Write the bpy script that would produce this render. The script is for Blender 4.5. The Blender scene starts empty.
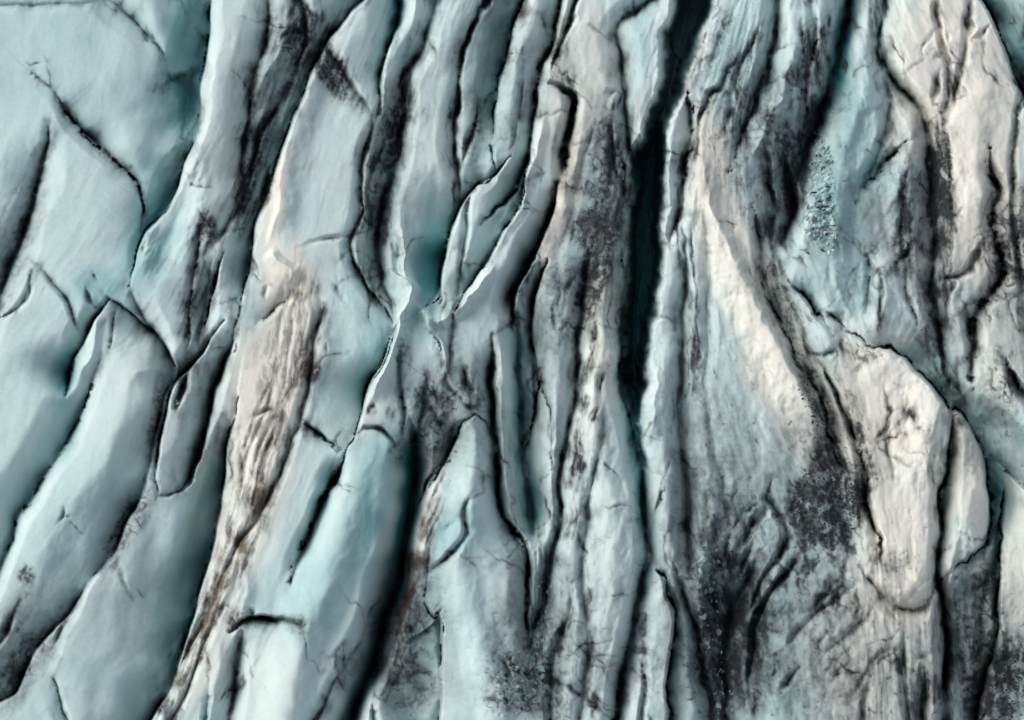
import bpy, math, random, heapq
import numpy as np
random.seed(4); RNG=np.random.RandomState(11)
R=math.radians
# ---- traced lines: name: (points in plan pixels, depth m, falloff left px, falloff right px, dirt amount, dirt width px)
LN = {
# left block
'A1': ([(118,7),(135,22),(150,37),(162,52),(168,72),(172,82)],2.0,10,22,.75,3),
'A1b':([(153,92),(163,86),(176,80),(191,75),(204,62)],2.2,24,14,.75,5),
'A1c':([(100,-5),(108,6),(116,12),(120,4)],.6,6,6,.7,3),
'A1d':([(0,5),(20,4),(55,6),(90,2)],.6,8,8,.5,3),
'A2': ([(35,75),(56,97),(64,111),(94,139),(128,170),(139,187),(144,208),(143,232)],1.9,6,22,.9,3.2),
'A3': ([(51,121),(46,150),(42,174),(31,215),(21,240),(10,268),(-3,299)],1.9,20,9,.95,6),
'A4': ([(181,3),(189,17),(205,38)],1.2,16,6,.7,4),
'A5': ([(211,3),(208,31),(205,69),(200,104),(198,135),(184,163),(170,205),(149,229),(133,255),(127,285)],3.7,40,3,.12,2),
'A5t':([(202,100),(195,135),(184,160)],2.5,16,2,.8,7),
'A6': ([(127,285),(139,309),(160,344),(180,374)],1.7,16,9,.55,6),
'A7': ([(31,261),(45,275),(62,292),(73,313),(83,339)],1.3,5,14,.55,2.5),
'A7b':([(83,339),(74,362),(66,385),(62,404)],4.0,26,6,.1,3),
'A8': ([(30,271),(28,292),(17,309),(5,315)],.8,8,5,.7,2.5),
'A9': ([(83,289),(95,308)],.5,4,4,.9,2.2),
'A10':([(92,271),(96,281)],.4,3,3,.8,2),
'A11':([(108,299),(94,320),(83,341),(69,372),(64,403)],2.4,10,3,.3,2),
'F3L':([(100,352),(94,379),(83,410),(69,434),(56,459),(45,473),(31,498),(17,519),(14,539),(0,564)],2.3,20,6,.45,3.5),
'A12':([(118,306),(114,324),(112,346),(105,360)],.8,5,8,.75,4),
'F3R':([(108,299),(120,306),(149,330),(170,358),(177,375),(163,396),(153,434),(149,470),(144,491),(122,526),(111,560),(87,585),(62,619),(35,647),(21,678),(14,692),(0,699)],2.5,18,4,.75,5),
'Y1': ([(64,508),(62,518),(56,525)],.35,3,3,.7,1.8),
'Y2': ([(62,518),(71,518)],.3,3,3,.7,1.6),
'A13':([(21,600),(10,619),(0,640)],1.3,8,8,.9,5),
'A14':([(115,564),(124,584),(132,602)],.4,4,5,.6,3),
'A14b':([(136,588),(143,598)],.3,3,3,.7,2),
'A15':([(52,682),(60,702),(66,722)],1.2,14,5,.5,2.5),
'A16':([(70,612),(62,628),(54,650)],.8,5,8,.6,4),
'F4m':([(194,480),(188,505),(201,550),(174,602),(149,644),(142,692),(136,722)],.5,10,34,.0,3),
'F4R':([(235,400),(228,440),(222,491),(214,530),(206,565),(181,658),(153,720)],4.0,32,3,.2,3),
# second fin
'B1': ([(269,3),(267,38),(257,69),(250,94),(246,130),(243,163),(240,200),(226,225),(212,250)],1.9,12,8,.85,7),
'B1a':([(212,250),(208,292),(198,344),(186,372)],2.2,20,8,.9,9),
'B1b':([(205,215),(196,245),(193,275),(188,310),(187,344),(183,362)],1.3,12,6,.95,7),
'B1c':([(222,254),(215,282),(208,310),(198,348)],2.0,12,3,.7,4),
'B2': ([(354,7),(333,31),(316,59),(302,94),(288,128),(278,163),(264,194),(253,222),(250,250),(244,285),(236,318)],3.4,16,3,.8,5),
'B2a':([(271,167),(264,188),(257,208)],2.5,5,5,.95,4.5),
'B2b':([(300,3),(305,30),(300,60),(285,95),(264,125),(258,150),(250,175),(240,210)],1.6,10,10,.9,8),
'B2c':([(278,45),(288,31),(302,35),(311,59)],1.1,5,5,.85,4),
'B2d':([(302,3),(316,21),(309,52),(306,75)],1.4,8,8,.8,5),
'F3b':([(222,322),(205,344),(191,365),(177,379),(170,396),(160,427),(156,462),(160,490)],2.4,12,3,.6,3),
'F3c':([(233,323),(222,368),(212,396),(205,434),(194,462),(181,487),(163,494)],3.0,14,5,.7,5),
'F3d':([(191,365),(184,388),(177,407)],1.8,5,5,.7,4),
# cream ridge and big face
'J2': ([(316,285),(321,309),(313,330),(312,372),(306,396),(299,427),(285,462),(274,487),(262,510),(257,519),(226,567),(208,616),(181,664),(150,724)],1.3,9,7,.95,4.5),
'J2b':([(219,605),(206,640),(194,675),(170,722)],.9,7,7,.8,3),
'J3': ([(298,270),(300,290),(283,303),(262,318),(250,330)],1.0,16,6,.35,5),
'J4': ([(250,420),(265,411),(278,407)],.5,5,5,.7,2),
'J5': ([(222,412),(230,425),(229,445)],1.4,5,8,.8,3.5),
'J6': ([(232,400),(226,440),(222,480),(210,560)],1.2,8,12,.1,3),
'K1': ([(229,630),(243,619),(262,621),(285,621),(305,626)],1.8,7,4,.75,6),
'K1b':([(247,607),(252,619)],.8,6,6,.8,4),
'K2': ([(240,624),(238,650),(235,678),(229,722)],1.7,9,7,.55,4),
'K3': ([(210,680),(205,722)],.8,6,6,.5,3),
'B3': ([(336,24),(326,49),(340,66),(354,90),(373,113)],1.5,9,9,.9,7),
'B3b':([(373,113),(368,146),(361,174),(361,208),(351,236),(351,247),(354,268),(368,285),(389,316),(394,330)],1.5,10,5,.85,4),
'B3c':([(299,247),(319,241),(351,236),(372,228)],.5,4,4,.6,1.8),
'B3d':([(341,262),(350,250)],.5,5,5,.9,3),
'B3e':([(330,280),(340,292),(345,300)],.4,4,4,.6,2.5),
'B4': ([(398,-5),(396,20),(392,38),(382,52),(378,80),(377,110)],3.2,14,4,.6,4),
'B4a':([(400,0),(398,36)],4.5,7,8,.6,6),
'B5': ([(436,3),(430,24),(420,56),(403,80),(403,115),(399,149),(389,188),(382,215),(378,250),(383,275),(394,318)],2.4,10,8,.9,5),
'B5a':([(410,80),(408,120),(402,145)],.9,5,7,.9,5),
'B5b':([(386,115),(383,140),(378,160),(368,185),(372,215),(366,240)],.9,6,6,.85,4),
'B5c':([(392,205),(390,235),(396,270)],.8,5,5,.8,4),
'B6': ([(486,3),(472,31),(460,56),(457,80),(455,115),(453,149),(457,170),(458,203)],2.2,9,5,.8,3.5),
'B6a':([(484,8),(470,34)],3,6,6,.8,5),
'B7': ([(477,87),(476,115),(469,139),(458,174)],1.6,7,7,.85,3.5),
'B8': ([(522,3),(513,30),(500,76),(493,122),(490,153),(494,172)],4.2,38,3,.6,4),
'B9': ([(510,156),(493,174),(472,191),(458,208),(448,236),(441,262),(438,303)],3.8,26,3,.35,3),
'B10':([(492,172),(472,194),(465,215),(462,250),(460,282),(455,313),(451,337),(450,379),(448,392)],1.1,7,6,.8,3.5),
'F9R':([(416,190),(414,230),(410,262),(412,290),(421,305)],0.3,3,8,.0,3),
'F9d':([(449,222),(442,262),(437,294),(424,306)],7.0,30,2,.0,3),
'C1': ([(556,5),(549,45),(536,69),(536,101),(531,125),(528,153),(521,176),(508,196),(480,225)],2.4,10,5,.7,4),
'C1a':([(524,62),(521,104),(515,132),(505,150)],1.1,5,5,.85,3.5),
'C1b':([(520,5),(515,28),(508,60)],2.6,8,6,.85,6),
'C1c':([(541,15),(545,30),(552,36),(560,50)],1.0,5,5,.8,5),
'C1d':([(574,5),(566,30),(555,50),(548,75)],1.6,10,5,.6,4),
'C1e':([(531,153),(521,194),(500,240),(486,264),(465,296),(455,316)],2.8,14,2,.4,3),
'C2t':([(549,87),(562,89),(573,101),(571,118),(566,146),(562,174),(556,192)],3.0,5,5,.9,5),
'C2u':([(569,72),(573,100)],.7,5,4,.8,4),
'C15':([(534,178),(544,173),(552,176)],.4,4,4,.2,2),
'C3l':([(559,181),(552,208),(545,229),(538,246),(528,268),(514,296),(511,332)],4.6,10,3,.9,5),
'C2': ([(639,7),(622,21),(616,42),(622,69),(625,97),(628,128),(633,155),(628,200)],2.0,8,8,.85,4),
'C2a':([(594,26),(604,31),(611,40)],.7,5,5,.5,2.5),
'C2b':([(606,104),(612,92),(622,96)],.8,5,5,.9,5),
'C2c':([(612,110),(614,150),(617,190),(610,225)],1.1,8,8,.9,8),
'C2d':([(625,150),(622,190),(622,240)],1.6,7,5,.8,4),
'C16':([(594,118),(583,156),(576,194),(566,226),(556,262)],.6,12,7,.25,3),
'L1': ([(583,271),(568,285),(566,300),(576,304)],.7,4,4,.85,3),
'L2': ([(552,302),(559,327),(576,309)],.7,4,4,.85,3),
'L3': ([(590,250),(583,290),(580,330),(577,365),(575,403),(566,434),(559,483),(561,505),(556,539),(549,567),(545,602),(535,626),(530,650)],2.0,10,9,.95,6),
'L3b':([(542,360),(540,385),(548,405),(552,440),(552,483)],1.5,10,4,.25,3),
'L3c':([(600,300),(598,330),(590,365),(580,400)],.7,6,8,.6,4),
'L4': ([(608,410),(603,440),(597,470),(590,495),(585,530),(583,560),(585,609),(587,644),(583,699),(580,725)],.9,9,9,.7,5),
'L5': ([(569,578),(573,609),(562,633),(555,670),(550,722)],1.2,8,8,.85,5),
'L6': ([(490,337),(490,372),(491,420),(495,450),(500,508),(514,532),(526,550),(524,590),(528,640)],2.5,8,5,.8,3.5),
'L7': ([(516,300),(517,340),(518,379),(522,430),(524,470),(530,520),(532,560)],4.8,9,16,.65,6),
'L7b':([(545,261),(531,309),(530,344),(538,379),(530,434),(523,460)],2.6,10,3,.6,4),
'L8': ([(552,682),(580,696),(604,712)],.7,5,5,.9,3),
'L9': ([(497,655),(512,676)],.7,5,5,.8,3.5),
'M1': ([(620,240),(621,309),(622,386),(632,434),(640,476),(642,505),(649,553),(642,585),(635,626),(625,664),(616,722)],3.6,7,9,.5,3.5),
'M3': ([(663,477),(656,515),(650,553)],1.4,6,6,.7,3.5),
'M4': ([(653,557),(670,592),(674,626),(671,650),(668,700),(668,722)],1.8,3,16,.5,3),
'M4b':([(646,574),(642,610),(641,644),(646,685),(642,720)],1.1,6,6,.9,4),
'M4c':([(628,640),(622,700),(618,720)],.8,8,5,.8,6),
'M5': ([(684,87),(688,115),(689,146),(684,167),(684,194),(677,222),(667,246)],2.2,8,6,.85,4),
'M6': ([(722,10),(712,24),(701,52),(692,80)],.9,6,6,.8,3),
'M6b':([(728,15),(718,45),(706,70)],.5,5,5,.6,2),
'M7': ([(743,52),(726,73),(722,90),(708,97),(698,128),(691,149)],1.0,5,6,.8,3),
'M7b':([(722,90),(735,100),(728,125),(716,138)],.8,5,5,.8,3),
'M8': ([(760,20),(752,45),(740,62),(738,85),(744,110)],1.0,6,6,.85,5),
'M8b':([(758,103),(743,128),(736,150),(728,170)],1.9,7,6,.9,5),
'M9': ([(708,167),(705,222),(707,260),(708,309),(707,379),(708,414),(716,450),(722,476),(729,512),(736,532)],.9,18,10,.45,3),
'M10':([(687,246),(681,309),(681,379),(682,448),(687,470),(691,546),(692,590)],1.6,16,12,.45,4),
'M11':([(658,316),(672,320),(677,344),(680,375)],.9,5,5,.65,3),
'M12':([(672,430),(670,460),(666,485)],.7,5,5,.8,3),
'M13':([(655,240),(668,246),(684,250)],.4,5,5,.4,2),
'M14':([(672,560),(686,600),(694,636),(701,664),(708,692),(712,722)],2.0,9,9,.85,5),
'D1': ([(776,3),(771,52),(764,87),(752,115),(745,135)],2.6,8,7,.85,6),
'D2': ([(812,4),(816,31),(809,69),(806,104),(802,146),(800,180)],1.4,9,6,.85,5),
'D2b':([(800,10),(804,60),(800,100)],.9,6,6,.75,4),
'D2c':([(826,10),(822,60),(814,105)],.7,5,5,.7,3),
'D3': ([(848,3),(842,42),(837,63),(830,87),(819,118),(812,139),(804,174),(800,205)],4.6,10,14,.65,6),
'D3b':([(760,140),(768,180),(770,220),(774,250),(785,290)],1.8,9,9,.95,8),
'D3c':([(785,150),(790,185),(792,215),(782,240),(790,262)],3.0,13,9,.9,9),
'D3d':([(775,225),(784,250),(790,280)],.9,4,4,.9,4),
'D4': ([(871,3),(876,45),(889,87),(889,118),(878,153),(871,174),(858,201)],1.5,9,12,.6,4),
'D5': ([(885,3),(880,45),(889,76),(913,101),(927,122),(929,167),(934,208),(934,250),(930,282),(941,330),(944,365),(967,405)],2.4,9,9,.9,6),
'D5b':([(880,60),(895,90),(905,110)],.9,6,5,.8,5),
'D6': ([(934,3),(938,35),(944,52),(950,69),(951,97),(944,124)],.9,5,5,.85,3),
'D6b':([(945,60),(936,90),(934,110)],.6,5,5,.7,2.5),
'D7': ([(970,3),(969,42),(958,76),(955,104),(944,126)],.9,5,5,.85,3),
'D7b':([(970,42),(978,36),(988,28)],.5,4,4,.7,2.5),
'D8': ([(988,149),(990,174),(998,194),(993,215),(1000,250),(1000,268),(990,292),(972,316),(972,355),(972,402)],1.7,6,6,.9,4),
'D8b':([(934,282),(950,280),(965,275),(979,254),(990,235)],1.3,5,5,.9,4),
'D8c':([(956,280),(948,300)],.8,5,4,.8,3.5),
'D8d':([(1000,358),(1014,382),(1030,402)],1.6,8,6,.9,6),
'D9': ([(983,3),(1007,49),(1014,76),(1026,101)],5.0,2,30,.3,3),
'D9b':([(1016,140),(1012,190),(1016,240),(1022,300)],1.2,7,6,.9,5),
'D10':([(913,139),(900,148),(889,156),(878,170),(866,190)],1.7,7,6,.8,4),
'D11':([(906,174),(904,205),(903,243),(900,265)],1.2,10,6,.9,9),
'D11b':([(950,150),(950,190),(953,230)],.8,6,5,.8,5),
'D12':([(882,275),(880,300),(878,337)],1.3,7,5,.85,4),
'D12b':([(903,278),(910,309),(920,343)],1.2,7,5,.8,4),
'D12c':([(854,240),(860,252),(868,261),(870,292),(864,320)],.9,7,5,.6,3),
'D12d':([(896,268),(908,255),(915,246)],1.4,8,6,.9,6),
'D12e':([(960,355),(955,375)],.6,5,5,.6,3),
'E1': ([(752,205),(760,240),(764,285),(788,337),(802,368),(826,414),(830,438),(844,476)],2.4,5,16,.85,5),
'E2': ([(785,275),(816,309),(833,337)],2.0,4,16,.6,3),
'E3': ([(781,275),(792,309),(809,348),(819,358),(840,350),(846,338)],1.2,7,7,.85,4),
'E4': ([(851,332),(868,344),(889,348),(913,362),(927,379),(944,396),(951,410),(958,410),(972,428),(983,455),(991,498),(991,536),(972,557),(958,566)],5.0,3,26,.15,2),
'E4t':([(820,308),(836,318),(851,332)],1.6,5,10,.5,3),
'E5': ([(819,362),(826,379),(844,414),(858,441),(863,462),(865,490),(866,512),(878,536),(882,562)],1.6,10,5,.8,4),
'E6': ([(882,389),(891,417),(882,434),(865,447)],.5,5,5,.8,2.5),
'E6b':([(891,434),(894,478)],.4,4,4,.7,2),
'E6c':([(892,455),(917,470)],.4,4,4,.6,2),
'E6d':([(902,412),(908,418),(916,424)],.3,4,4,.9,3),
'E6e':([(912,408),(908,418),(902,426)],.3,4,4,.8,2.5),
'E7': ([(953,412),(955,434),(948,462),(944,480),(941,505),(939,557),(941,588),(946,644),(944,722)],2.8,5,7,.85,6),
'E8': ([(861,567),(875,588),(892,605),(910,612),(930,602),(939,574)],1.4,14,5,.45,4),
'E7b':([(941,570),(946,644),(946,722)],3.6,7,13,.7,6),
'E8b':([(882,600),(890,612),(900,622)],.9,6,6,.8,4),
'E9': ([(903,620),(905,660),(906,722)],1.4,8,7,.6,4),
'E10':([(870,678),(862,722)],.7,5,5,.6,3),
'E11':([(917,661),(924,655),(931,664)],.9,4,8,.5,4),
'E11b':([(924,668),(922,722)],2.6,9,9,.6,7),
'E12':([(972,428),(985,450),(1000,466),(1026,485)],2.2,6,22,.2,3),
'E13':([(1003,480),(999,510),(1000,545),(998,600),(996,640),(985,680),(976,722)],2.8,12,4,.5,3),
'E13b':([(940,590),(950,575),(958,566)],1.2,4,14,.4,4),
'G1': ([(774,477),(767,501),(788,526),(785,546),(764,571),(757,592),(748,620)],1.5,7,7,.9,5),
'G2': ([(802,553),(785,578),(771,592),(760,616),(753,650),(745,690)],1.6,7,7,.85,6),
'G2b':([(848,570),(830,590),(815,610),(800,612)],1.0,8,8,.8,7),
'G8': ([(742,515),(726,545),(708,585)],.9,8,6,.8,6),
'G8b':([(756,536),(738,566),(724,602)],.9,7,6,.8,5),
'G8c':([(772,500),(752,528),(736,552)],.8,6,6,.8,5),
'G8d':([(880,600),(850,630),(822,660)],.5,8,6,.7,6),
'G8e':([(868,575),(838,600),(806,622),(780,650)],.8,9,7,.8,7),
'G8f':([(900,640),(870,665),(850,700)],.4,6,6,.6,5),
'G3': ([(774,633),(776,664),(771,690)],.7,5,5,.5,3),
'G4': ([(800,670),(785,685),(774,695)],1.0,6,6,.9,5),
'G4b':([(842,665),(832,678)],.7,6,6,.8,5),
'G5': ([(694,574),(706,590),(716,612),(712,640),(720,670)],1.3,8,8,.8,6),
'G6': ([(757,560),(738,590),(728,620),(724,660),(728,722)],1.9,12,12,.8,9),
'G7': ([(700,480),(706,520),(702,560)],.8,8,8,.5,6),
'N1': ([(333,470),(323,505),(312,526),(299,557),(292,580)],2.4,6,8,.5,3.5),
'N1t':([(344,452),(337,470),(322,500)],2.5,8,5,.5,4),
'N2': ([(302,417),(316,434),(333,445),(344,450)],1.7,6,3,.7,4),
'N3': ([(392,330),(382,355),(368,386),(361,407),(356,434),(344,452)],3.6,26,3,.3,3.5),
'N3b':([(403,306),(389,351),(372,386),(359,414),(361,434)],1.2,4,3,.0,3),
'N4': ([(401,345),(399,379),(405,407),(401,438)],1.2,6,6,.85,3.5),
'N4a':([(361,434),(375,428),(388,434),(400,448)],1.3,4,3,.6,3),
'N5': ([(412,420),(416,455),(414,500),(406,545),(396,590),(380,640),(360,700),(352,722)],8.0,15,9,.1,4),
'N5b':([(450,460),(431,472),(410,532),(399,574),(385,626),(378,664),(361,706)],3.5,12,2,.3,2.5),
'N6': ([(375,623),(354,651),(333,689),(314,722)],1.4,9,10,.8,5),
'N6b':([(346,640),(338,655),(330,660)],.5,4,4,.8,3),
'O1': ([(444,473),(427,512),(413,553),(403,602),(399,637),(375,678),(375,722)],1.0,6,6,.9,3.5),
'O2': ([(479,487),(465,512),(469,536),(448,557),(424,573)],1.1,5,8,.75,3),
'O2b':([(455,520),(444,534)],.4,5,5,.6,3),
'O3': ([(424,585),(424,602),(434,623),(440,616),(441,664),(439,722)],2.4,20,2,.4,3),
'O4': ([(472,414),(458,431),(444,459),(431,483),(424,500)],2.2,12,3,.8,4),
'O5': ([(472,414),(482,419),(493,440),(497,483),(502,510)],1.6,3,9,.6,3),
'O6': ([(462,400),(470,408),(478,404)],.8,5,5,.9,4),
'O7': ([(424,368),(430,386),(417,427),(410,448)],1.3,7,6,.8,5),
'O8': ([(424,327),(440,350),(450,389),(462,400)],1.2,8,4,.5,3),
'O9': ([(462,360),(470,385),(480,400)],.8,5,5,.7,5),
'O10':([(441,395),(436,415),(444,430),(436,450)],1.0,6,6,.8,5),
'O11':([(395,600),(404,630),(398,670)],.5,5,5,.7,5),
}
# crests: points, height m, falloff left, right
CR = [
([(340,40),(319,62),(305,90),(292,125),(283,163),(278,194),(274,222),(267,250)],1.1,4,30),
([(694,130),(700,160),(712,200),(730,250),(755,300),(790,370),(820,420),(838,470)],1.3,34,10),
([(398,200),(404,260),(408,290),(400,318),(390,350),(378,385),(368,412)],1.9,6,15),
([(408,292),(422,312),(444,320),(468,302),(500,262)],1.3,9,12),
([(420,312),(432,335),(444,360),(452,388)],1.0,9,9),
([(600,240),(597,300),(600,350),(590,400),(600,450),(612,520),(612,600),(600,690)],.7,26,22),
([(268,250),(290,270),(302,275)],.8,14,8),
([(232,560),(245,590),(210,700)],.3,12,12),
([(851,332),(880,352),(915,372),(940,405),(930,440),(925,500)],1.0,36,16),
([(448,240),(430,300)],.2,4,4),
([(375,432),(360,480),(335,560),(300,650),(285,722)],1.4,40,30),
([(470,418),(478,470),(460,560),(480,640),(500,722)],.7,26,22),
([(545,100),(538,150),(520,200),(490,255)],.8,10,10),
([(575,120),(570,170),(560,220)],.6,7,16),
([(212,30),(214,90),(204,140),(180,190),(150,240),(134,280)],.9,5,34),
([(104,567),(80,610),(50,680)],.4,6,40),
([(100,310),(92,350),(80,380)],.5,8,8),
([(660,350),(655,400),(645,440),(652,470)],.6,8,14),
([(120,312),(145,345),(140,400),(110,450),(60,520),(20,590)],.8,50,28),
([(795,40),(786,85),(765,125),(748,165)],.8,12,10),
([(860,10),(862,80),(880,120),(850,200)],.5,20,16),
([(872,560),(890,582),(912,590),(930,570)],.9,22,22),
([(985,60),(975,150),(985,230)],.6,30,20),
]
# polygons of deep floor: points, depth, feather px
DP = [
([(680,-60),(672,7),(662,42),(663,69),(652,115),(643,139),(632,160),(625,250),(622,309),(621,360),(625,398),(636,420),(645,382),(652,344),(657,309),(662,240),(665,198),(667,163),(667,122),(679,97),(689,69),(702,38),(714,7),(730,-60)],17,13),
([(660,115),(640,150),(628,170),(622,240),(622,309),(623,386),(636,440),(640,466),(644,466),(637,441),(634,407),(640,380),(650,330),(655,240),(660,180)],6.5,12),
([(160,75),(190,76),(203,70),(200,110),(185,130),(180,100)],1.6,14),
]
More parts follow.
